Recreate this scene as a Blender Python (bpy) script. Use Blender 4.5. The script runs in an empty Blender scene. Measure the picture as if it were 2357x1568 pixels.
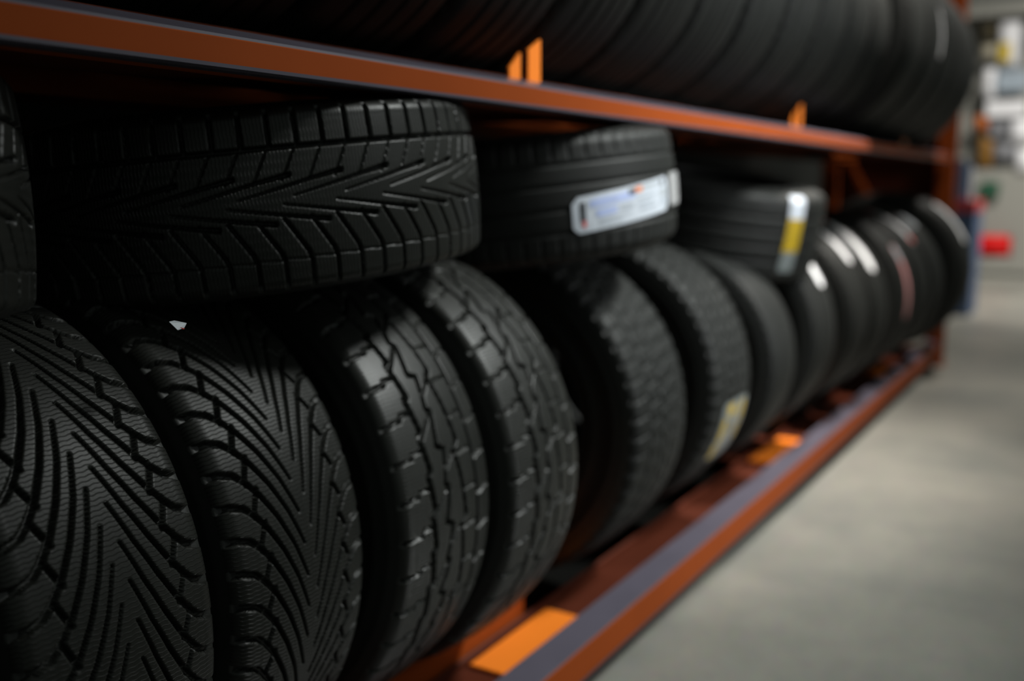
import bpy, bmesh, math, random
import numpy as np
from mathutils import Matrix, Vector, Euler

random.seed(7)
PI = math.pi
scene = bpy.context.scene
C = scene.collection

# ------------------------------------------------------------------ camera
cam_d = bpy.data.cameras.new('camera')
cam = bpy.data.objects.new('camera', cam_d); C.objects.link(cam); scene.camera = cam
cam_d.sensor_fit = 'HORIZONTAL'; cam_d.sensor_width = 36.0; cam_d.lens = 35.0
YAW, PITCH = math.radians(31.319), math.radians(8.953)
fwd = Vector((math.cos(YAW) * math.cos(PITCH), math.sin(YAW) * math.cos(PITCH), -math.sin(PITCH)))
cam.location = (0, 0, 0.89)
cam.rotation_euler = fwd.to_track_quat('-Z', 'Y').to_euler()
cam_d.clip_start = 0.02
cam_d.dof.use_dof = True
cam_d.dof.focus_distance = 0.93
cam_d.dof.aperture_fstop = 2.0

# ------------------------------------------------------------------ world, lamps, exposure
world = bpy.data.worlds.new('store_air'); scene.world = world; world.use_nodes = True
bg = world.node_tree.nodes['Background']
bg.inputs[0].default_value = (0.62, 0.72, 0.66, 1); bg.inputs[1].default_value = 0.20
scene.view_settings.view_transform = 'Standard'
scene.view_settings.look = 'None'
scene.view_settings.gamma = 1.0
scene.view_settings.use_curve_mapping = False
scene.view_settings.exposure = 0.0


def area(name, loc, target, size, power, color=(1, 0.95, 0.88), spread=180):
    d = bpy.data.lights.new(name, 'AREA'); d.shape = 'RECTANGLE'
    d.size, d.size_y = size; d.energy = power; d.color = color; d.spread = math.radians(spread)
    o = bpy.data.objects.new(name, d); C.objects.link(o); o.location = loc
    o.rotation_euler = (Vector(target) - Vector(loc)).to_track_quat('-Z', 'Y').to_euler()
    return o


# unseen ceiling lamps over the aisle with aimed cones, then two added fills
area('aisle_lamp', (3.4, 0.06, 3.4), (3.1, 1.15, 0.2), (0.35, 0.35), 18, spread=43)
area('aisle_lamp', (4.9, -0.2, 3.4), (4.5, 1.05, 0.3), (0.35, 0.35), 17, spread=72)
area('second_aisle_lamp', (2.75, -1.15, 3.3), (1.75, 1.15, 0.6), (0.5, 0.5), 17.5, (0.96, 1.0, 0.97), spread=50)
area('far_lamp', (7.6, -0.3, 3.4), (8.8, 0.7, 0.5), (0.8, 1.2), 72, spread=100)
area('label_fill', (2.5, -2.6, 1.4), (2.25, 0.7, 0.85), (0.6, 0.6), 3.6, (0.95, 0.98, 1.0), spread=34)  # unseen low fill, added to brighten the printed label
area('side_fill', (2.0, -2.6, 2.8), (1.0, 0.7, 0.7), (0.6, 0.6), 1.2, (0.93, 0.98, 1.0), spread=80)  # unseen weak fill, added for the near treads

# ------------------------------------------------------------------ materials
def mat(name, col, rough=0.5, metal=0.0, spec=0.5, noise=None, bump=None, coat=0.0):
    m = bpy.data.materials.new(name); m.use_nodes = True
    nt = m.node_tree; b = nt.nodes['Principled BSDF']
    b.inputs['Base Color'].default_value = (*col, 1)
    b.inputs['Roughness'].default_value = rough
    b.inputs['Metallic'].default_value = metal
    b.inputs['Specular IOR Level'].default_value = spec
    b.inputs['Coat Weight'].default_value = coat
    if noise:
        sc, amt = noise
        tc = nt.nodes.new('ShaderNodeTexCoord'); n = nt.nodes.new('ShaderNodeTexNoise')
        n.inputs['Scale'].default_value = sc; n.inputs['Detail'].default_value = 5
        nt.links.new(tc.outputs['Object'], n.inputs['Vector'])
        mx = nt.nodes.new('ShaderNodeMix'); mx.data_type = 'RGBA'
        mx.inputs['A'].default_value = (*[c * (1 - amt) for c in col], 1)
        mx.inputs['B'].default_value = (*[min(1, c * (1 + amt)) for c in col], 1)
        nt.links.new(n.outputs['Fac'], mx.inputs['Factor'])
        nt.links.new(mx.outputs['Result'], b.inputs['Base Color'])
        if bump:
            bp = nt.nodes.new('ShaderNodeBump'); bp.inputs['Strength'].default_value = bump[0]
            bp.inputs['Distance'].default_value = bump[1]
            nt.links.new(n.outputs['Fac'], bp.inputs['Height']); nt.links.new(bp.outputs['Normal'], b.inputs['Normal'])
    return m


def rubber(name, col, rough, pitch=0.0, wob=0.0, spec=0.5, depth=0.0009, speck=True):
    """Moulded rubber; with pitch > 0 thin sipes are cut across the tread (fine relief)."""
    m = bpy.data.materials.new(name); m.use_nodes = True
    nt = m.node_tree; N = nt.nodes; L = nt.links; b = N['Principled BSDF']
    b.inputs['Specular IOR Level'].default_value = spec
    tc = N.new('ShaderNodeTexCoord')
    n = N.new('ShaderNodeTexNoise'); n.inputs['Scale'].default_value = 14; n.inputs['Detail'].default_value = 6
    L.new(tc.outputs['Object'], n.inputs['Vector'])
    mx = N.new('ShaderNodeMix'); mx.data_type = 'RGBA'
    mx.inputs['A'].default_value = (*[c * 0.65 for c in col], 1); mx.inputs['B'].default_value = (*[c * 1.4 for c in col], 1)
    L.new(n.outputs['Fac'], mx.inputs['Factor']); L.new(mx.outputs['Result'], b.inputs['Base Color'])
    r = N.new('ShaderNodeMapRange'); r.inputs['To Min'].default_value = rough - 0.07; r.inputs['To Max'].default_value = rough + 0.1
    L.new(n.outputs['Fac'], r.inputs['Value']); L.new(r.outputs['Result'], b.inputs['Roughness'])
    f = N.new('ShaderNodeTexNoise'); f.inputs['Scale'].default_value = 420; f.inputs['Detail'].default_value = 2
    L.new(tc.outputs['Object'], f.inputs['Vector'])
    hsrc = None
    if pitch > 0:
        sep = N.new('ShaderNodeSeparateXYZ'); L.new(tc.outputs['UV'], sep.inputs[0])

        def mt(op, a, b2=None, c3=None):
            k = N.new('ShaderNodeMath'); k.operation = op
            for i, v in enumerate((a, b2, c3)):
                if v is None: continue
                if isinstance(v, (int, float)): k.inputs[i].default_value = v
                else: L.new(v, k.inputs[i])
            return k.outputs[0]
        w = mt('MULTIPLY', mt('SINE', mt('MULTIPLY', sep.outputs['Y'], 620.0)), wob)
        w2 = mt('MULTIPLY', mt('SINE', mt('MULTIPLY', sep.outputs['Y'], 90.0)), wob * 1.6)
        uu = mt('FRACT', mt('MULTIPLY', mt('ADD', mt('ADD', sep.outputs['X'], w), w2), 1.0 / pitch))
        dd = mt('ABSOLUTE', mt('SUBTRACT', uu, 0.5))
        line = N.new('ShaderNodeMapRange'); line.interpolation_type = 'SMOOTHSTEP'
        line.inputs['From Min'].default_value = 0.03; line.inputs['From Max'].default_value = 0.15
        L.new(dd, line.inputs['Value'])
        hsrc = line.outputs['Result']
        bp = N.new('ShaderNodeBump'); bp.inputs['Strength'].default_value = 1.0; bp.inputs['Distance'].default_value = depth
        L.new(hsrc, bp.inputs['Height'])
    b2 = N.new('ShaderNodeBump'); b2.inputs['Strength'].default_value = 0.35; b2.inputs['Distance'].default_value = 0.0004
    L.new(f.outputs['Fac'], b2.inputs['Height'])
    if hsrc: L.new(bp.outputs['Normal'], b2.inputs['Normal'])
    L.new(b2.outputs['Normal'], b.inputs['Normal'])
    return m


RUB = (0.0080, 0.0086, 0.0068)
M_side = rubber('black_sidewall_rubber', (0.0075, 0.0082, 0.0068), 0.55)
M_winter = rubber('siped_winter_rubber', RUB, 0.48, 0.0046, 0.0004, spec=0.30)
M_arrow = rubber('fine_siped_winter_rubber', RUB, 0.43, 0.0040, 0.0003, spec=0.40)
M_block = rubber('block_tread_rubber', RUB, 0.42, 0.0052, 0.0002, depth=0.0006)
M_road = rubber('road_tread_rubber', (0.0075, 0.0082, 0.0072), 0.56, spec=0.26)
M_beam = mat('orange_red_beam_paint', (0.25, 0.048, 0.008), 0.6, spec=0.06, noise=(6, 0.12))
M_beam_shade = mat('shade_darkened_paint', (0.075, 0.016, 0.007), 0.55, spec=0.15, noise=(7, 0.2))  # beam paint with shade put into its colour
M_cross = mat('bright_orange_paint', (0.85, 0.21, 0.02), 0.4, spec=0.3, noise=(9, 0.08))
M_strip = mat('grey_label_strip_plastic', (0.075, 0.067, 0.088), 0.3, noise=(14, 0.15))
M_bolt = mat('zinc_bolt_steel', (0.45, 0.45, 0.45), 0.35, metal=1.0)
M_white = mat('white_printed_paper', (0.88, 0.89, 0.91), 0.35, noise=(40, 0.05))
M_label = mat('bluish_label_paper', (0.60, 0.64, 0.71), 0.4, noise=(70, 0.12))
M_grey2 = mat('light_grey_print', (0.42, 0.46, 0.52), 0.4, noise=(60, 0.2))
M_blue = mat('pale_blue_print', (0.42, 0.50, 0.78), 0.4, noise=(60, 0.2))
M_ink = mat('black_print_ink', (0.03, 0.035, 0.04), 0.4, noise=(60, 0.2))
M_grey = mat('grey_print_ink', (0.40, 0.43, 0.46), 0.4, noise=(60, 0.2))
M_redp = mat('red_print_ink', (0.72, 0.07, 0.05), 0.4, noise=(60, 0.1))
M_orp = mat('orange_print_ink', (0.75, 0.2, 0.04), 0.4, noise=(60, 0.1))
M_pink = mat('pink_print_ink', (0.55, 0.25, 0.25), 0.4, noise=(60, 0.1))
M_yel = mat('yellow_print_ink', (0.42, 0.28, 0.012), 0.4, noise=(60, 0.1))
M_dull = mat('dull_translucent_label', (0.16, 0.18, 0.18), 0.35, noise=(40, 0.1))
M_film = mat('clear_film', (0.75, 0.75, 0.76), 0.12, noise=(40, 0.05))
M_film.node_tree.nodes['Principled BSDF'].inputs['Alpha'].default_value = 0.35

# ------------------------------------------------------------------ helpers
def tag(o, label=None, cat=None, group=None, kind=None):
    if label: o['label'] = label
    if cat: o['category'] = cat
    if group: o['group'] = group
    if kind: o['kind'] = kind
    return o


def empty(name, loc=(0, 0, 0)):
    o = bpy.data.objects.new(name, None); C.objects.link(o); o.location = loc
    o.empty_display_size = 0.05
    return o


def link(name, me, m, parent=None):
    o = bpy.data.objects.new(name, me); C.objects.link(o)
    if m is not None and len(me.materials) == 0: me.materials.append(m)
    if parent: o.parent = parent
    return o


def obj_bm(name, bm, m, parent=None, smooth=False, bevel=0.0):
    if bevel > 0:
        bmesh.ops.bevel(bm, geom=list(bm.edges), offset=bevel, segments=2, affect='EDGES', clamp_overlap=True)
    me = bpy.data.meshes.new(name); bm.to_mesh(me); bm.free()
    if smooth: me.polygons.foreach_set('use_smooth', [True] * len(me.polygons))
    return link(name, me, m, parent)


def add_box(bm, x0, x1, y0, y1, z0, z1):
    v = [bm.verts.new(p) for p in ((x0, y0, z0), (x1, y0, z0), (x1, y1, z0), (x0, y1, z0), (x0, y0, z1), (x1, y0, z1), (x1, y1, z1), (x0, y1, z1))]
    for f in ((3, 2, 1, 0), (4, 5, 6, 7), (0, 1, 5, 4), (1, 2, 6, 5), (2, 3, 7, 6), (3, 0, 4, 7)):
        bm.faces.new([v[i] for i in f])


def box(name, x0, x1, y0, y1, z0, z1, m, parent=None, bevel=0.0):
    bm = bmesh.new(); add_box(bm, x0, x1, y0, y1, z0, z1)
    return obj_bm(name, bm, m, parent, bevel=bevel)


def extrude_x(name, pts, x0, x1, m, parent=None, step=None):
    """A closed (y, z) outline extruded along X."""
    bm = bmesh.new()
    a = [bm.verts.new((x0, y, z)) for y, z in pts]; b = [bm.verts.new((x1, y, z)) for y, z in pts]
    n = len(pts)
    for i in range(n):
        bm.faces.new((a[i], a[(i + 1) % n], b[(i + 1) % n], b[i]))
    bm.faces.new(a[::-1]); bm.faces.new(b)
    bmesh.ops.recalc_face_normals(bm, faces=bm.faces)
    return obj_bm(name, bm, m, parent)


# ------------------------------------------------------------------ tyre geometry
def tread_prof(s, R, a, rho):
    """lateral arc length s -> (x, r)"""
    s = np.asarray(s, float); sg = np.sign(s); q = np.abs(s)
    flat = q <= a
    ang = np.clip((q - a) / rho, 0, None)
    x = np.where(flat, q, a + rho * np.sin(ang))
    r0 = R - 0.005 * np.clip(q / a, 0, 1) ** 2
    r = np.where(flat, r0, R - 0.005 - rho * (1 - np.cos(ang)))
    return sg * x, r


def groove_field(cell, P, S, du, dv, grooves, wall=0.0018):
    nu = max(2, int(round(cell * P / du))); nv = int(round(2 * S / dv)) + 1
    U = (np.arange(nu) / nu) * cell * P
    V = np.linspace(-S, S, nv)
    uu, vv = np.meshgrid(U, V, indexing='ij')
    h = np.zeros_like(uu)
    for pts, hw0, hw1, depth, period in grooves:
        pts = [(p[0] * P, p[1] * S) for p in pts]
        n = len(pts) - 1
        lo = min(p[0] for p in pts); hi = max(p[0] for p in pts)
        per = period * P
        k0 = int(math.floor((0 - hi) / per)) - 1; k1 = int(math.ceil((cell * P - lo) / per)) + 1
        for k in range(k0, k1 + 1):
            for i in range(n):
                ax, ay = pts[i][0] + k * per, pts[i][1]; bx, by = pts[i + 1][0] + k * per, pts[i + 1][1]
                dx, dy = bx - ax, by - ay
                t = np.clip(((uu - ax) * dx + (vv - ay) * dy) / (dx * dx + dy * dy), 0, 1)
                d = np.hypot(uu - ax - t * dx, vv - ay - t * dy)
                f = (i + t) / n
                hw = hw0 + (hw1 - hw0) * f
                e = np.clip((d - hw) / wall + 0.5, 0, 1); e = e * e * (3 - 2 * e)
                dep = depth * (0.55 + 0.45 * np.clip(hw / 0.0018, 0, 1))
                h = np.minimum(h, -dep * (1 - e))
    return nu, nv, U, V, h


def tread_mesh(name, R, a, rho, cell, ncell, grooves, du, dv, ang=72):
    S = a + rho * math.radians(ang)
    P = 2 * PI * R / (ncell * cell)
    nu, nv, U, V, h = groove_field(cell, P, S, du, dv, grooves)
    edge = np.clip((S - np.abs(V)) / 0.006, 0, 1)
    h = h * edge[None, :]
    H = np.tile(h, (ncell, 1)); NU = nu * ncell
    ug = np.arange(NU) / NU * 2 * PI * R
    th = ug / R
    x, r = tread_prof(V, R, a, rho)
    # offset along the profile normal
    dx = np.gradient(x); dr = np.gradient(r); L = np.hypot(dx, dr); nx, nr = -dr / L, dx / L
    X = x[None, :] + nx[None, :] * H; Rr = r[None, :] + nr[None, :] * H
    co = np.stack([X, Rr * np.cos(th)[:, None], Rr * np.sin(th)[:, None]], -1).reshape(-1, 3)
    i = np.arange(NU)[:, None]; j = np.arange(nv - 1)[None, :]
    i2 = (i + 1) % NU
    quad = np.stack([i * nv + j, i * nv + j + 1, i2 * nv + j + 1, i2 * nv + j], -1).reshape(-1, 4)
    me = bpy.data.meshes.new(name)
    me.vertices.add(len(co)); me.vertices.foreach_set('co', co.ravel().astype(np.float32))
    me.loops.add(quad.size); me.loops.foreach_set('vertex_index', quad.ravel().astype(np.int32))
    me.polygons.add(len(quad)); me.polygons.foreach_set('loop_start', (np.arange(len(quad)) * 4).astype(np.int32))
    me.polygons.foreach_set('use_smooth', np.ones(len(quad), bool))
    me.update(calc_edges=True)
    uvl = me.uv_layers.new(name='UV')
    uu = np.broadcast_to(i * (2 * PI * R / NU), (NU, nv - 1)); u2 = uu + 2 * PI * R / NU
    vv = np.broadcast_to(V[None, :-1], (NU, nv - 1)); v2 = np.broadcast_to(V[None, 1:], (NU, nv - 1))
    uv = np.stack([np.stack([uu, vv], -1), np.stack([uu, v2], -1), np.stack([u2, v2], -1), np.stack([u2, vv], -1)], 2)
    uvl.data.foreach_set('uv', uv.reshape(-1).astype(np.float32))
    return me


def carcass_mesh(name, R, a, rho, ang=72, n=144):
    """Closed rubber body: both sidewalls with moulded rings, beads and inner liner."""
    sa = math.radians(ang)
    xe, re = a + rho * math.sin(sa), R - 0.005 - rho * (1 - math.cos(sa))
    W = xe + 0.006
    half = [(xe - 0.0015, re + 0.003), (xe, re - 0.001), (xe + 0.0015, re - 0.010), (xe + 0.0035, re - 0.014), (xe + 0.0032, re - 0.017),
            (W, R * 0.86), (W + 0.0012, R * 0.845), (W + 0.0012, R * 0.835), (W, R * 0.825), (W + 0.001, R * 0.78), (W - 0.001, R * 0.72),
            (W + 0.0012, R * 0.71), (W, R * 0.70), (W - 0.006, R * 0.665), (W - 0.004, R * 0.655), (W - 0.010, R * 0.625),
            (W - 0.020, R * 0.615), (W - 0.026, R * 0.622), (W - 0.022, R * 0.66), (W - 0.010, R * 0.74), (W - 0.009, R * 0.84), (a - 0.004, R - 0.026)]
    prof = half + [(-x, r) for x, r in reversed(half)]
    # belt surface lying just below the grooves closes the ring
    belt = [(-(xe - 0.006), re + 0.002), (-(a + 0.2 * rho), R - 0.0165), (0, R - 0.0120), (a + 0.2 * rho, R - 0.0165), (xe - 0.006, re + 0.002)]
    prof = prof + belt
    m = len(prof)
    co = []; fa = []
    for i in range(n):
        t = 2 * PI * i / n; c, s = math.cos(t), math.sin(t)
        co += [(x, r * c, r * s) for x, r in prof]
    for i in range(n):
        i2 = (i + 1) % n
        for j in range(m):
            j2 = (j + 1) % m
            fa.append((i * m + j, i2 * m + j, i2 * m + j2, i * m + j2))
    me = bpy.data.meshes.new(name); me.from_pydata(co, [], fa)
    me.polygons.foreach_set('use_smooth', [True] * len(fa)); me.update()
    return me


def mirror(gs, shift):
    return [([(u + shift, -v) for u, v in p], a, b, d, per) for p, a, b, d, per in gs]


# directional winter tread with curved grooves (pitch unit; +u runs towards the point of the arrow)
hA = [([(-0.02, 1.05), (0.02, 0.84), (0.16, 0.70), (0.46, 0.60), (0.95, 0.48), (1.7, 0.34), (2.7, 0.19), (3.8, 0.06)], 0.0038, 0.0010, 0.0078, 1),
      ([(0.75, 0.50), (1.3, 0.58), (1.55, 0.60)], 0.0024, 0.0018, 0.0068, 1)]
G_winter = hA + mirror(hA, 0.5)
# arrow tread of the lying tyre
up = [([(0.0, -1.05), (0.03, -0.54)], 0.0020, 0.0019, 0.0078, 1),
      ([(0.0, -0.54), (1.0, -0.54)], 0.0022, 0.0022, 0.0078, 1),
      ([(0.15, -0.54), (0.75, -0.20)], 0.0009, 0.0008, 0.0055, 1),
      ([(0.5, -0.25), (1.7, -0.19), (4.4, -0.03)], 0.0025, 0.0005, 0.0078, 2)]
dn = [([(0.0, 1.05), (0.0, 0.66), (0.1, 0.56), (0.85, 0.20)], 0.0021, 0.0015, 0.0078, 1),
      ([(0.15, 0.64), (1.0, 0.62)], 0.0007, 0.0007, 0.004, 1),
      ([(1.2, 0.25), (2.2, 0.20), (4.8, 0.05)], 0.0025, 0.0005, 0.0078, 2)]
G_arrow = up + dn
# block tread
G_block = [([(0, -0.42), (0.45, -0.39), (0.55, -0.45), (1.0, -0.42)], 0.0038, 0.0038, 0.0090, 1),
           ([(0, -0.08), (0.9, -0.18), (1.0, -0.05), (1.9, -0.15), (2.0, -0.08)], 0.0028, 0.0028, 0.0090, 2),
           ([(0, 0.20), (0.9, 0.24), (1.1, 0.14), (2.0, 0.20)], 0.0030, 0.0030, 0.0090, 2),
           ([(0, 0.54), (1.0, 0.54)], 0.0034, 0.0034, 0.0090, 1),
           ([(0.1, -1.06), (0.0, -0.75), (0.0, -0.66), (-0.12, -0.62), (-0.14, -0.42)], 0.0024, 0.0021, 0.0088, 1),
           ([(0.7, -0.44), (0.0, -0.11)], 0.0018, 0.0016, 0.0075, 2),
           ([(1.6, -0.12), (1.0, 0.20)], 0.0016, 0.0016, 0.0075, 2),
           ([(0.25, 0.20), (0.18, 0.54)], 0.0015, 0.0015, 0.0078, 1),
           ([(0.55, 0.54), (0.42, 0.74), (0.30, 1.06)], 0.0018, 0.0021, 0.0082, 1)]
G_knob = [([(0, -0.52), (0.5, -0.47), (1.0, -0.52)], 0.0028, 0.0028, 0.008, 1),
          ([(0, -0.18), (0.5, -0.13), (1.0, -0.18)], 0.0022, 0.0022, 0.008, 1),
          ([(0, 0.15), (0.5, 0.20), (1.0, 0.15)], 0.0022, 0.0022, 0.008, 1),
          ([(0, 0.50), (0.5, 0.54), (1.0, 0.50)], 0.0028, 0.0028, 0.008, 1),
          ([(0.1, -1.06), (-0.1, -0.5)], 0.0026, 0.002, 0.008, 1), ([(0.5, -0.5), (0.3, -0.16)], 0.0018, 0.0018, 0.006, 1),
          ([(0.0, -0.15), (-0.2, 0.17)], 0.0016, 0.0016, 0.006, 1), ([(0.55, 0.17), (0.35, 0.52)], 0.0018, 0.0018, 0.006, 1),
          ([(0.15, 0.52), (-0.05, 1.06)], 0.002, 0.0026, 0.008, 1)]
G_rib = [([(0, v), (1, v)], 0.0042, 0.0042, 0.0075, 1) for v in (-0.48, -0.16, 0.16, 0.48)] + \
        [([(0.0, s * 1.05), (0.12, s * 0.62)], 0.0012, 0.0008, 0.005, 1) for s in (-1, 1)]

KINDS = {}


def kind(key, R, a, rho, cell, ncell, grooves, du, dv, m):
    tm = tread_mesh('tread', R, a, rho, cell, ncell, grooves, du, dv); tm.materials.append(m)
    cm = carcass_mesh('carcass', R, a, rho); cm.materials.append(M_side)
    KINDS[key] = dict(R=R, a=a, rho=rho, tread=tm, carcass=cm)


kind('winter', 0.327, 0.080, 0.022, 2, 29, G_winter, 0.00145, 0.0014, M_winter)
kind('arrow', 0.320, 0.084, 0.014, 2, 34, G_arrow, 0.00140, 0.0014, M_arrow)
kind('block', 0.330, 0.080, 0.018, 2, 21, G_block, 0.0017, 0.0016, M_block)
kind('knob', 0.325, 0.098, 0.022, 1, 58, G_knob, 0.0026, 0.0026, M_road)
G_fine = [([(0, v), (1, v)], 0.0022, 0.0022, 0.006, 1) for v in (-0.52, -0.2, 0.15, 0.5)] + \
    [([(0.0, s * 1.05), (0.15, s * 0.55)], 0.0014, 0.0010, 0.005, 1) for s in (-1, 1)]
kind('lowered', 0.300, 0.078, 0.022, 1, 64, G_fine, 0.0030, 0.0028, M_road)
kind('rib', 0.330, 0.092, 0.024, 1, 60, G_rib, 0.0060, 0.0024, M_road)
kind('wide', 0.365, 0.105, 0.028, 1, 64, G_rib, 0.0065, 0.0028, M_road)
GROUP_LOW = 'tyres standing in the lower row'
GROUP_LIE = 'tyres lying across the lower row'
GROUP_TOP = 'tyres standing in the upper row'


def tyre(key, loc, label, group, spin=0.0, flip=False, lying=False, tilt=0.0, roll=0.0, yaw=0.0):
    K = KINDS[key]
    root = empty('tyre')
    tag(root, label, 'tyre', group)
    M = Matrix.Rotation(spin, 4, 'X')
    if flip: M = Matrix.Rotation(PI, 4, 'Z') @ M
    if lying: M = Matrix.Rotation(roll, 4, 'Y') @ Matrix.Rotation(tilt, 4, 'X') @ Matrix.Rotation(PI / 2, 4, 'Y') @ M
    elif tilt or yaw: M = Matrix.Rotation(yaw, 4, 'Z') @ Matrix.Rotation(tilt, 4, 'Y') @ M
    root.matrix_world = Matrix.Translation(loc) @ M
    link('carcass', K['carcass'], None, root)
    link('tread', K['tread'], None, root)
    root['spin'] = spin
    return root


def sticker(name, key, root, t0, t1, s0, s1, m, lift=0.0011, rnd=0.3, skew=0.0, parent=None, nt=22, ns=14, thick=0.0007):
    """A label glued on a tyre, between angles t0..t1 (degrees, 180 = facing the aisle) and lateral arc s0..s1."""
    K = KINDS[key]; R = K['R']
    sp = root['spin']
    bm = bmesh.new(); lay = []
    T0, T1 = math.radians(t0) - sp, math.radians(t1) - sp
    hl = abs(T1 - T0) * R / 2; hs = abs(s1 - s0) / 2; rr = rnd * min(hl, hs)
    for up_ in (0, 1):
        rows = []
        for i in range(nt + 1):
            f = i / nt * 2 - 1
            # corner rounding
            q = abs(f) * hl - (hl - rr); shrink = 0.0
            if q > 0: shrink = rr - math.sqrt(max(0, rr * rr - q * q))
            row = []
            for j in range(ns + 1):
                g = (j / ns * 2 - 1) * (hs - shrink)
                u = (T0 + T1) / 2 + f * (T1 - T0) / 2
                s = (s0 + s1) / 2 + g + skew * f * hl
                x, r = tread_prof(s, R, K['a'], K['rho'])
                r = float(r) + lift + thick * up_
                row.append(bm.verts.new((float(x) + (lift if s > K['a'] else (-lift if s < -K['a'] else 0)), r * math.cos(u), r * math.sin(u))))
            rows.append(row)
        lay.append(rows)
    for k, rows in enumerate(lay):
        for i in range(nt):
            for j in range(ns):
                f4 = (rows[i][j], rows[i + 1][j], rows[i + 1][j + 1], rows[i][j + 1])
                bm.faces.new(f4 if k else f4[::-1])
    a, b = lay
    for i in range(nt):
        for j in (0, ns):
            bm.faces.new((a[i][j], a[i + 1][j], b[i + 1][j], b[i][j]))
    for j in range(ns):
        for i in (0, nt):
            bm.faces.new((a[i][j], a[i][j + 1], b[i][j + 1], b[i][j]))
    bmesh.ops.recalc_face_normals(bm, faces=bm.faces)
    return obj_bm(name, bm, m, parent or root, smooth=False)


# ------------------------------------------------------------------ setting
fl = box('floor', -3, 16, -6, 6, -0.12, 0.0, None); fl['kind'] = 'structure'
mf = bpy.data.materials.new('polished_concrete'); mf.use_nodes = True
nt = mf.node_tree; b = nt.nodes['Principled BSDF']
tc = nt.nodes.new('ShaderNodeTexCoord')
n1 = nt.nodes.new('ShaderNodeTexNoise'); n1.inputs['Scale'].default_value = 1.7; n1.inputs['Detail'].default_value = 7; n1.inputs['Roughness'].default_value = 0.6
n2 = nt.nodes.new('ShaderNodeTexNoise'); n2.inputs['Scale'].default_value = 55; n2.inputs['Detail'].default_value = 4
nt.links.new(tc.outputs['Object'], n1.inputs['Vector']); nt.links.new(tc.outputs['Object'], n2.inputs['Vector'])
cr = nt.nodes.new('ShaderNodeValToRGB')
cr.color_ramp.elements[0].position = 0.32; cr.color_ramp.elements[0].color = (0.165, 0.17, 0.155, 1)
cr.color_ramp.elements[1].position = 0.68; cr.color_ramp.elements[1].color = (0.31, 0.295, 0.255, 1)
nt.links.new(n1.outputs['Fac'], cr.inputs['Fac'])
mx = nt.nodes.new('ShaderNodeMix'); mx.data_type = 'RGBA'; mx.blend_type = 'MULTIPLY'; mx.inputs['Factor'].default_value = 0.25
nt.links.new(cr.outputs['Color'], mx.inputs['A']); nt.links.new(n2.outputs['Color'], mx.inputs['B'])
nt.links.new(mx.outputs['Result'], b.inputs['Base Color'])
b.inputs['Roughness'].default_value = 0.45
bp = nt.nodes.new('ShaderNodeBump'); bp.inputs['Strength'].default_value = 0.1; bp.inputs['Distance'].default_value = 0.002
nt.links.new(n2.outputs['Fac'], bp.inputs['Height']); nt.links.new(bp.outputs['Normal'], b.inputs['Normal'])
fl.data.materials.append(mf)

M_dark = mat('dark_back_sheet', (0.02, 0.021, 0.018), 0.7, noise=(4, 0.2))
M_under_shade = mat('under_rack_shade', (0.004, 0.004, 0.0035), 0.9, spec=0.05, noise=(4, 0.2))  # near-black colour stands for the shade under the rack
wb = box('back_light_block', -1.2, 9.9, 1.55, 1.60, 0.0, 3.0, M_dark); wb['kind'] = 'structure'  # unseen sheet, added to stop ambient light coming in from behind

# ------------------------------------------------------------------ rack
rack = empty('tyre_rack', (-0.42, 0.72, 0))
tag(rack, 'orange steel tyre rack holding two rows of black tyres beside the aisle', 'rack')
RX0, RX1 = -0.42, 5.22


def part(o):
    o.location = (o.location[0] - rack.location[0], o.location[1] - rack.location[1], o.location[2])
    o.parent = rack
    return o


def front_beam(zb, zm, zt, lip_z):
    y0, y1 = 0.72, 0.767
    prof = [(y0 + 0.004, zb), (y0, zb + 0.004), (y0, zm), (y0 + 0.003, zm + 0.0025), (y1, zt), (y1 + 0.003, zt), (y1 + 0.006, zt - 0.004), (y1 + 0.006, zb)]
    o = part(extrude_x('front_beam', prof, RX0, RX1, M_beam))
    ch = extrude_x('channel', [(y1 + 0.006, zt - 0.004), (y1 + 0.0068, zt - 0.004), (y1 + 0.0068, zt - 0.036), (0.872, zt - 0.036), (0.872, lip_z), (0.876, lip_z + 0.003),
                               (0.880, lip_z), (0.880, zt - 0.040), (y1 + 0.006, zt - 0.040)], RX0, RX1, M_beam_shade)  # shade of the overhanging tyres put into the channel colour
    ch.parent = o
    # grey label strip on the sloping shoulder and lower hem
    s = extrude_x('label_strip', [(y0 + 0.0006, zm), (y0 + 0.0036, zm + 0.0042), (y1 + 0.002, zt + 0.0018), (y1 + 0.002, zt + 0.0004), (y0 + 0.004, zm + 0.0024)], RX0, RX1, M_strip)
    s.parent = o
    h = extrude_x('bottom_hem', [(y0 - 0.0015, zb + 0.004), (y0 - 0.0015, zb + 0.0005), (y0 + 0.004, zb - 0.0015), (y0 + 0.02, zb - 0.0015), (y0 + 0.02, zb), (y0 + 0.004, zb)], RX0, RX1, M_strip)
    h.parent = o
    return o


def back_beam(zb, zt, lip_z):
    prof = [(1.16, lip_z), (1.164, lip_z + 0.003), (1.168, lip_z), (1.168, zb + 0.03), (1.26, zb + 0.03), (1.26, zt), (1.31, zt), (1.31, zb), (1.16, zb)]
    return part(extrude_x('back_beam', prof, RX0, RX1, M_beam))


front_beam(0.052, 0.113, 0.129, 0.108)
back_beam(0.05, 0.13, 0.152)
front_beam(0.9955, 1.0225, 1.0390, 1.060)
back_beam(1.0, 1.04, 1.062)
front_beam(1.93, 1.957, 1.974, 1.99)
back_beam(1.92, 1.975, 1.99)
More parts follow.
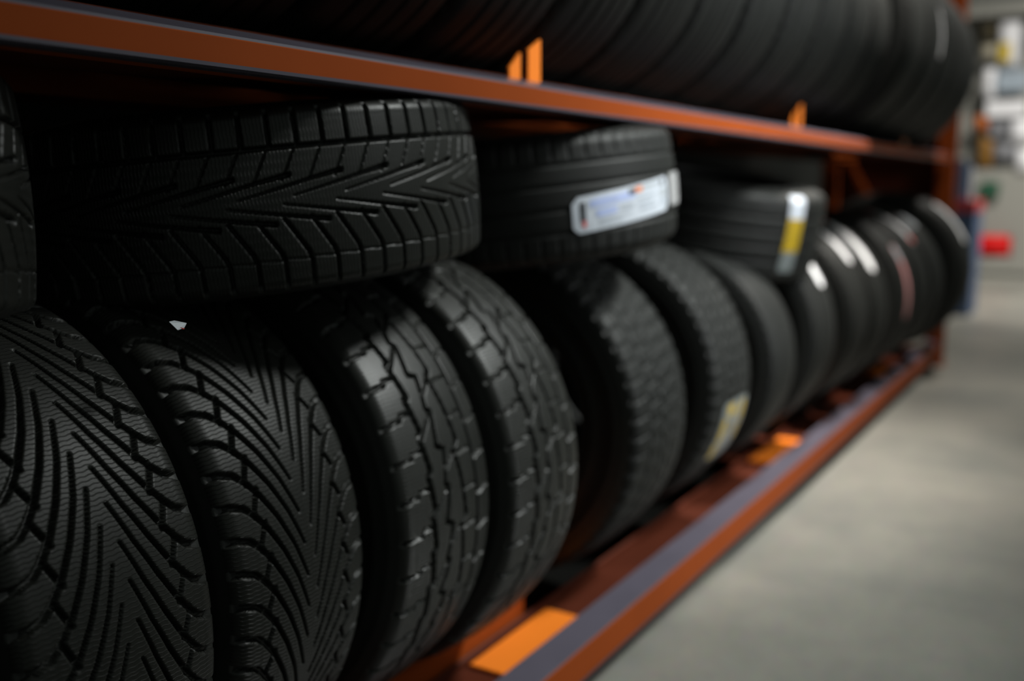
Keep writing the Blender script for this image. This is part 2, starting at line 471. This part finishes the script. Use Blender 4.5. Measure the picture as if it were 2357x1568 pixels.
# the raised upstand behind the near half of the lower channel
up_ = part(extrude_x('upstand', [(0.8815, 0.085), (0.8815, 0.152), (0.885, 0.157), (0.889, 0.152), (0.889, 0.085)], RX0, 1.49, M_beam))
# cross bars: a bright plate through the channel, and two tabs standing up behind each upper beam
for lvl, (z, tabs) in enumerate(((0.094, False), (1.004, True), (1.940, True))):
    for x0, x1 in ((-0.2, 0.06), (1.29, 1.55), (2.74, 3.05), (4.30, 4.60)):
        cb = part(box('crossbar', x0, x1, 0.776, 0.868, z, z + 0.006, M_beam if tabs else M_cross, bevel=0.001))
        rear = box('rear_plate', x0, x1, 0.892, 1.255, z - 0.006, z, M_beam_shade); rear.parent = cb  # rear plate darkened to cut orange bounce onto the tyres above
        if tabs:
            bm = bmesh.new()
            for xa, xb, za, zb_ in ((x0 - 0.023, x0 + 0.008, z + 0.052, z + 0.077), (x0 + 0.031, x0 + 0.067, z + 0.083, z + 0.102)):
                v = [bm.verts.new(p) for p in ((xa, 0.775, z), (xb, 0.775, z), (xb, 0.775, zb_), (xa, 0.775, za),
                                               (xa, 0.779, z), (xb, 0.779, z), (xb, 0.779, zb_), (xa, 0.779, za))]
                for f in ((0, 1, 2, 3), (7, 6, 5, 4), (0, 4, 5, 1), (1, 5, 6, 2), (2, 6, 7, 3), (3, 7, 4, 0)):
                    bm.faces.new([v[i] for i in f])
            add_box(bm, x0 + 0.008, x0 + 0.031, 0.777, 0.779, z, z + 0.034)
            bmesh.ops.recalc_face_normals(bm, faces=bm.faces)
            t = obj_bm('tab', bm, M_cross); t.parent = cb


# end frames: perforated uprights with horizontal and diagonal braces
def upright(x0, y0):
    bm = bmesh.new()
    add_box(bm, x0, x0 + 0.09, y0, y0 + 0.003, 0.0, 2.35)
    add_box(bm, x0, x0 + 0.003, y0, y0 + 0.08, 0.0, 2.35)
    add_box(bm, x0 + 0.087, x0 + 0.09, y0, y0 + 0.08, 0.0, 2.35)
    add_box(bm, x0 - 0.01, x0 + 0.10, y0 - 0.01, y0 + 0.09, 0.0, 0.004)
    o = part(obj_bm('upright', bm, M_beam))
    bm = bmesh.new()
    for k in range(44):
        add_box(bm, x0 + 0.028, x0 + 0.040, y0 - 0.0006, y0 + 0.0, 0.08 + k * 0.05, 0.105 + k * 0.05)
        add_box(bm, x0 + 0.052, x0 + 0.064, y0 - 0.0006, y0 + 0.0, 0.08 + k * 0.05, 0.105 + k * 0.05)
    s = obj_bm('slot', bm, M_dark); s['kind'] = 'stuff'; s.parent = o
    return o


for x in (5.23, -0.52):
    upright(x, 0.705); upright(x, 1.25)
    for z in (0.18, 1.13, 2.1):
        part(box('brace', x + 0.02, x + 0.06, 0.785, 1.25, z, z + 0.045, M_beam))
    bm = bmesh.new()
    for z0, z1 in ((0.24, 1.11), (1.20, 2.08)):
        v = [bm.verts.new(p) for p in ((x + 0.03, 0.79, z0), (x + 0.03, 0.79, z0 + 0.05), (x + 0.03, 1.25, z1), (x + 0.03, 1.25, z1 - 0.05),
                                       (x + 0.05, 0.79, z0), (x + 0.05, 0.79, z0 + 0.05), (x + 0.05, 1.25, z1), (x + 0.05, 1.25, z1 - 0.05))]
        for f in ((0, 1, 2, 3), (7, 6, 5, 4), (0, 4, 5, 1), (1, 5, 6, 2), (2, 6, 7, 3), (3, 7, 4, 0)):
            bm.faces.new([v[i] for i in f])
    bmesh.ops.recalc_face_normals(bm, faces=bm.faces)
    part(obj_bm('diagonal_brace', bm, M_beam))
    bd = part(box('shade_sheet', RX0, RX1, 0.893, 1.155, 0.040, 0.044, M_under_shade)) if x > 0 else None  # dark sheet added between the beams where only shade lies
    part(box('end_panel', x + 0.062, x + 0.066, 0.79, 1.25, 0.70, 1.12, M_beam_shade))  # panel colour darkened so that it looks unlit

# ------------------------------------------------------------------ tyres of the lower row
ZL = 0.458
tyre('winter', (0.30, 1.035, ZL), 'dim standing winter tyre cut off by the lower corner of the photo', GROUP_LOW, 0.05, True)
tyre('winter', (0.530, 1.035, ZL), 'standing winter tyre with upward arrow grooves, broad tread at the lower corner', GROUP_LOW, 0.02, True)
tyre('winter', (0.765, 1.045, ZL), 'standing winter tyre with sharp sipes and downward arrow grooves, under the big lying tyre', GROUP_LOW, 0.03)
tyre('block', (1.012, 1.030, ZL + 0.002), 'standing tyre with chunky shoulder blocks, nearer of the two block-tread tyres', GROUP_LOW, 0.0)
tyre('block', (1.225, 1.005, ZL + 0.004), 'standing tyre with chunky shoulder blocks, farther of the two block-tread tyres', GROUP_LOW, 0.07)
tyre('knob', (1.700, 1.020, 0.447), 'blurred standing tyre with small blocks, just beyond the gap in the lower row', GROUP_LOW, 0.02)
t6 = tyre('knob', (2.130, 1.030, 0.447), 'blurred standing tyre with a yellow label low on its tread', GROUP_LOW, 0.05)
tyre('lowered', (2.53, 1.005, 0.430), 'dark plain standing tyre just beyond the one with the yellow label', GROUP_LOW, 0.0)
t8 = tyre('rib', (2.90, 1.025, 0.455), 'standing tyre with one short white label, below the white and yellow banded tyre', GROUP_LOW, 0.02)
t9 = tyre('rib', (3.30, 1.015, 0.455), 'standing tyre with a white label, first of the two neighbours with long white labels', GROUP_LOW, 0.03)
t9b = tyre('rib', (3.565, 1.005, 0.455), 'standing tyre with the longest white label and a red dot', GROUP_LOW, 0.01)
t10 = tyre('rib', (3.95, 0.985, 0.460), 'standing tyre with a long pink stripe down the face of its tread', GROUP_LOW, 0.0)
t10b = tyre('rib', (4.24, 0.975, 0.460), 'standing tyre with a white label that turns pink at both ends', GROUP_LOW, 0.02)
t10c = tyre('rib', (4.53, 0.965, 0.465), 'standing tyre with a small pale label high up, second from the rack end', GROUP_LOW, 0.0)
t11 = tyre('wide', (4.96, 0.935, 0.490), 'large standing tyre with a long white label, last of the lower row', GROUP_LOW, 0.01)

# ------------------------------------------------------------------ lying tyres
tyre('arrow', (0.262, 0.985, 0.868), 'dim lying tyre cut off by the side of the photo, beside the sharp one', GROUP_LIE, 0.3, lying=True, tilt=-0.10, roll=0.03)
tyre('arrow', (0.975, 1.021, 0.871), 'big sharp lying tyre with arrow tread on top of the near standing tyres', GROUP_LIE, 0.0, lying=True, tilt=-0.066, roll=-0.079)
u2 = tyre('lowered', (1.608, 0.975, 0.866), 'lying tyre with a large white and blue printed label on its tread', GROUP_LIE, 0.0, lying=True, tilt=-0.071, roll=-0.078)
KINDS_U3 = 'arrow'
u3 = tyre('rib', (2.765, 1.035, 0.802), 'lying tyre wrapped by a white and yellow label band', GROUP_LIE, 0.0, lying=True, tilt=0.19, roll=-0.035)

# ------------------------------------------------------------------ tyres of the upper row
ZU = 1.378
up_labels = 'dark standing tyre of the upper row, one of the unlit black ones above the beam'
for i in range(15):
    tyre('rib', (-0.17 + 0.246 * i, 1.03 - max(0, i - 9) * 0.008, ZU), up_labels, GROUP_TOP, 0.01 * i)
tyre('wide', (3.54, 0.965, 1.392), 'large dark tyre of the upper row, just before the one with the grey label', GROUP_TOP, 0.0)
ux = tyre('wide', (3.815, 0.955, 1.392), 'large dark upper row tyre with an upright pale grey label', GROUP_TOP, 0.02)
tyre('wide', (4.09, 0.950, 1.390), 'large dark tyre of the upper row, just beyond the one with the grey label', GROUP_TOP, 0.0)
tyre('wide', (4.365, 0.945, 1.388), 'large dark tyre of the upper row, last but one before the rack end', GROUP_TOP, 0.0)
tyre('wide', (4.64, 0.940, 1.380), 'large black tyre at the rack end, last of the upper row', GROUP_TOP, 0.02)

# ------------------------------------------------------------------ stickers
SK = -0.075
lb = sticker('label', 'lowered', u2, 221, 177, -0.008, 0.050, M_label, rnd=0.35, skew=SK)
for (a0, a1, s0, s1, m, nm) in ((215, 197, -0.022, -0.008, M_blue, 'print_block'), (213, 205, -0.004, 0.008, M_blue, 'print_block'),
                                (204, 198, -0.002, 0.006, M_grey2, 'text_line'), (218.4, 216.6, -0.020, 0.010, M_ink, 'text_line'), (217.8, 216.6, 0.010, 0.020, M_redp, 'text_line'),
                                (200, 197, -0.024, -0.015, M_ink, 'mark'), (197, 193.5, -0.025, -0.016, M_orp, 'mark'),
                                (193, 184, -0.024, -0.019, M_grey, 'text_line'), (183, 180.5, -0.025, -0.016, M_ink, 'mark'),
                                (212, 199, 0.012, 0.015, M_grey2, 'text_line'), (212, 203, 0.018, 0.021, M_grey2, 'text_line'),
                                (196, 186, -0.008, -0.004, M_grey2, 'text_line'), (196, 188, 0.002, 0.006, M_grey2, 'text_line'), (195, 186, 0.011, 0.015, M_grey2, 'text_line'),
                                (183, 179, -0.010, 0.004, M_grey, 'text_line'), (183, 179, 0.008, 0.018, M_grey2, 'text_line')):
    off = 0.021 + SK * 0.300 * math.radians(199 - (a0 + a1) / 2)
    sticker(nm, 'lowered', u2, a0, a1, s0 + off, s1 + off, m, lift=0.0021, rnd=0.2, skew=SK, parent=lb, nt=6, ns=4, thick=0.0003)
sticker('label_tail', 'lowered', u2, 177.2, 166, -0.020, 0.036, M_film, lift=0.006, rnd=0.2, nt=10, ns=6)
sticker('label_band', 'rib', u3, 209, 199, -0.122, -0.058, M_label, rnd=0.25, ns=20)
sticker('label_band', 'rib', u3, 209, 199, -0.058, 0.030, M_yel, rnd=0.0)['label'] = 'yellow middle of the label band'
sticker('label_band', 'rib', u3, 209, 199, 0.030, 0.085, M_dull, rnd=0.25)
lb = sticker('label', 'knob', t6, 186, 212, -0.070, 0.085, M_dull, rnd=0.2)
for a0, a1, s0, s1, m in ((187, 192, -0.045, -0.005, M_yel), (193, 203, -0.060, -0.035, M_yel), (204, 211, -0.065, -0.035, M_yel),
                          (188, 196, 0.04, 0.07, M_yel), (198, 205, 0.045, 0.068, M_yel), (195, 199, -0.02, 0.0, M_ink)):
    sticker('print', 'knob', t6, a0, a1, s0, s1, m, lift=0.0021, parent=lb, nt=6, ns=6, thick=0.0003, rnd=0.4)
sticker('label', 'rib', t8, 134, 155, -0.005, 0.045, M_white, rnd=0.9)
sticker('label', 'rib', t9, 118, 147, 0.000, 0.055, M_white, rnd=0.9)
lb = sticker('label', 'rib', t9b, 114, 155, -0.072, -0.012, M_white, rnd=0.9)
sticker('red_dot', 'rib', t9b, 108, 113, -0.045, 0.0, M_redp, rnd=0.9)
lb = sticker('label', 'rib', t10, 142, 192, -0.060, -0.020, M_pink, rnd=0.6)
sticker('print', 'rib', t10, 143, 154, -0.055, -0.025, M_grey, lift=0.0021, parent=lb, nt=6, ns=6, thick=0.0003)
lb = sticker('label', 'rib', t10b, 101, 144, 0.000, 0.060, M_white, rnd=0.8)
for a0, a1 in ((102, 109), (138, 143)):
    sticker('print', 'rib', t10b, a0, a1, 0.008, 0.052, M_redp, lift=0.0021, parent=lb, nt=6, ns=6, thick=0.0003, rnd=0.6)
sticker('label', 'rib', t10c, 118, 133, -0.055, 0.005, M_grey, rnd=0.9)
sticker('label', 'wide', t11, 122, 158, -0.060, -0.010, M_white, rnd=0.7)
sticker('label', 'wide', ux, 163, 190, 0.050, 0.095, M_white, rnd=0.5)

# small folded paper tag peeking out below the sharp lying tyre
bm = bmesh.new()
P0 = [(0.0, 0.0, 0.006), (0.009, -0.004, -0.008), (0.021, -0.002, -0.006), (0.030, 0.004, -0.001), (0.018, 0.012, 0.004)]
for off in (0.0, 0.0007):
    for p in P0: bm.verts.new((p[0], p[1], p[2] + off))
bm.verts.ensure_lookup_table(); V = bm.verts; n = len(P0)
bm.faces.new([V[i] for i in range(n)][::-1]); bm.faces.new([V[n + i] for i in range(n)])
for i in range(n): bm.faces.new((V[i], V[(i + 1) % n], V[n + (i + 1) % n], V[n + i]))
tg = obj_bm('paper_tag', bm, M_grey); tg.location = (0.612, 0.742, 0.7605); tg.scale = (0.75, 0.75, 0.6)
tag(tg, 'tiny white paper tag with a red line under the big lying tyre', 'tag')
bm = bmesh.new()
v = [bm.verts.new(p) for p in ((0.010, -0.0062, -0.003), (0.013, -0.0062, -0.004), (0.019, -0.005, -0.0065), (0.016, -0.005, -0.007))]
bm.faces.new(v); rl = obj_bm('red_line', bm, M_redp, tg)
bmd = rl.modifiers.new('thickness', 'SOLIDIFY'); bmd.thickness = 0.0006

# ------------------------------------------------------------------ display stand beyond the rack end
M_dblue = mat('blue_display_board', (0.08, 0.13, 0.25), 0.5, noise=(5, 0.15))
M_dwhite = mat('pale_display_board', (0.42, 0.47, 0.62), 0.5, noise=(5, 0.1))
M_dred = mat('red_display_print', (0.55, 0.06, 0.07), 0.5, noise=(5, 0.1))
ds = empty('display_stand', (7.32, 1.2, 0)); tag(ds, 'blue display stand with a pale header and red stripe behind the rack end', 'display stand')


def dpart(n_, x0, x1, y0, y1, z0, z1, m):
    o = box(n_, x0 - 7.32, x1 - 7.32, y0 - 1.2, y1 - 1.2, z0, z1, m, ds, bevel=0.004); return o


dpart('bin', 7.32, 7.72, 0.835, 1.50, 0.0, 0.70, M_dblue)
dpart('red_stripe', 7.31, 7.72, 0.830, 1.50, 0.70, 0.78, M_dred)
dpart('header_board', 7.34, 7.38, 0.88, 1.45, 0.78, 1.02, M_dwhite)
dpart('blue_edge', 7.325, 7.34, 0.925, 1.45, 0.78, 1.05, M_dblue)

# ------------------------------------------------------------------ far shelf with goods
M_sh = mat('pale_shelf_steel', (0.27, 0.27, 0.245), 0.5, noise=(3, 0.08))
M_base = mat('shelf_base_steel', (0.33, 0.33, 0.30), 0.5, noise=(3, 0.08))
sf = empty('shelf_unit', (10.0, 0.9, 0)); tag(sf, 'pale grey store shelf unit with hanging goods across the end of the aisle', 'shelf')


def spart(n_, x0, x1, y0, y1, z0, z1, m):
    return box(n_, x0 - 10.0, x1 - 10.0, y0 - 0.9, y1 - 0.9, z0, z1, m, sf, bevel=0.003)


spart('back_panel', 10.30, 10.34, -0.9, 2.6, 0.0, 2.9, M_sh)
spart('base_plinth', 9.99, 10.3, -0.9, 2.6, 0.0, 0.10, M_base)
spart('base_deck', 9.96, 10.3, -0.9, 2.6, 0.10, 0.13, M_sh)
spart('shelf_board', 9.98, 10.3, -0.9, 2.6, 2.36, 2.40, M_sh)
spart('price_rail', 9.965, 9.98, -0.9, 2.6, 2.35, 2.44, M_sh)
for y in (-0.9, 0.15, 1.28, 2.56):
    spart('post', 10.27, 10.30, y, y + 0.04, 0.13, 2.9, M_base)
for k, z in enumerate((2.30, 2.02, 1.72, 1.42, 1.12)):
    for y in (0.60, 0.83, 1.05, 1.22):
        spart('hook', 10.05, 10.29, y - 0.003, y + 0.003, z, z + 0.006, M_bolt)

def good(name, label, cat, y0, y1, z0, z1, m, x0=10.02, d=0.12, group=None, extra=None, shape='bag'):
    o = empty(name, (x0, (y0 + y1) / 2, z0)); tag(o, label, cat, group)
    w, h = (y1 - y0), (z1 - z0)
    bm = bmesh.new()
    if shape == 'bag':
        nx, nz = 8, 8
        for sgn in (-1, 1):
            g = [[None] * (nz + 1) for _ in range(nx + 1)]
            for i in range(nx + 1):
                for j in range(nz + 1):
                    a_, c_ = i / nx * 2 - 1, j / nz * 2 - 1
                    t = (1 - a_ ** 2) ** 0.5 * (1 - c_ ** 2) ** 0.5
                    g[i][j] = bm.verts.new((d / 2 + sgn * d / 2 * t, a_ * w / 2, h / 2 + c_ * h / 2))
            for i in range(nx):
                for j in range(nz):
                    bm.faces.new((g[i][j], g[i + 1][j], g[i + 1][j + 1], g[i][j + 1]))
        bmesh.ops.remove_doubles(bm, verts=bm.verts, dist=1e-5)
        bmesh.ops.recalc_face_normals(bm, faces=bm.faces)
        obj_bm('bag', bm, m, o, smooth=True)
    else:
        add_box(bm, 0, d, -w / 2, w / 2, 0, h); obj_bm('carton', bm, m, o, bevel=0.006)
    if extra:
        ey0, ey1, ez0, ez1, em = extra
        box('print', -0.004, 0.03 if shape == 'bag' else -0.0005, ey0 - o.location[1], ey1 - o.location[1], ez0 - z0, ez1 - z0, em, o)
    return o


M_gw = mat('white_packaging', (0.72, 0.73, 0.76), 0.45, noise=(12, 0.12))
M_gb = mat('pale_blue_packaging', (0.30, 0.36, 0.42), 0.45, noise=(12, 0.2))
M_gg = mat('grey_packaging', (0.16, 0.165, 0.18), 0.45, noise=(12, 0.25))
M_gd = mat('dark_brown_packaging', (0.045, 0.035, 0.012), 0.5, noise=(12, 0.2))
M_gy = mat('yellow_packaging', (0.55, 0.40, 0.03), 0.45, noise=(12, 0.1))
M_ga = mat('amber_packaging', (0.20, 0.10, 0.02), 0.5, spec=0.2, noise=(12, 0.1))
M_go = mat('orange_packaging', (0.42, 0.12, 0.03), 0.5, spec=0.2, noise=(12, 0.1))
M_gr = mat('red_plastic', (0.55, 0.006, 0.006), 0.5, spec=0.15, noise=(12, 0.1))
M_gn = mat('dark_green_packaging', (0.01, 0.07, 0.035), 0.5, noise=(12, 0.1))
M_gt = mat('tan_packaging', (0.35, 0.32, 0.24), 0.5, noise=(12, 0.1))
good('dark_pouch', 'dark brown pouch hanging below the top shelf rail', 'pouch', 1.09, 1.21, 2.15, 2.31, M_gd)
good('white_bag', 'tall white bag with a bright yellow patch under the top rail', 'bag', 0.88, 1.07, 1.90, 2.33, M_gw, extra=(0.955, 1.045, 1.96, 2.12, M_gy))
good('dark_jar', 'dark jar beside the tall white bag at the picture edge', 'jar', 0.78, 0.87, 2.05, 2.25, M_gg)
good('tan_pouch', 'tan pouch below the dark brown pouch', 'pouch', 1.08, 1.20, 1.99, 2.12, M_gt)
good('blue_packet', 'pale blue packet below the yellow-patched bag', 'packet', 0.80, 1.05, 1.70, 1.88, M_gb, shape='box')
good('clear_packet', 'pale grey packet left of the pale blue packet', 'packet', 1.06, 1.17, 1.64, 1.92, M_gw)
good('white_carton', 'white carton hanging between the pale blue and dark grey packets', 'carton', 0.80, 1.12, 1.48, 1.62, M_gw, shape='box')
good('orange_packet', 'small orange packet hanging beside the upper row end tyre', 'packet', 1.09, 1.22, 1.36, 1.50, M_go)
good('grey_packet', 'dark grey packet below the white carton', 'packet', 0.93, 1.08, 1.30, 1.45, M_gg, shape='box')
good('white_packet', 'white packet at the picture edge beside the dark grey packet', 'packet', 0.75, 0.92, 1.24, 1.46, M_gw)
good('long_grey_packet', 'long grey packet low among the hanging goods', 'packet', 0.86, 1.06, 1.08, 1.25, M_gg)
good('amber_packet', 'amber packet just above the blue display stand', 'packet', 1.04, 1.17, 1.02, 1.32, M_ga)
good('pale_packet', 'pale packet at the picture edge above the green tin', 'packet', 0.72, 0.86, 0.98, 1.20, M_gw)
good('green_tin', 'dark green tin on the pale lower panel', 'tin', 0.97, 1.12, 0.77, 0.91, M_gn, x0=10.0, shape='box')
spart('lower_panel', 10.08, 10.12, -0.5, 1.28, 0.13, 1.02, M_sh)
good('red_tub', 'bright red tub on the base of the far shelf', 'tub', 0.83, 1.17, 0.235, 0.43, M_gr, x0=9.92, d=0.14)
box('tub_stand', 9.97, 10.07, 0.85, 1.15, 0.13, 0.24, M_sh)
bpy.data.objects['tub_stand'].parent = sf
bpy.data.objects['tub_stand'].location = (-10.0, -0.9, 0)
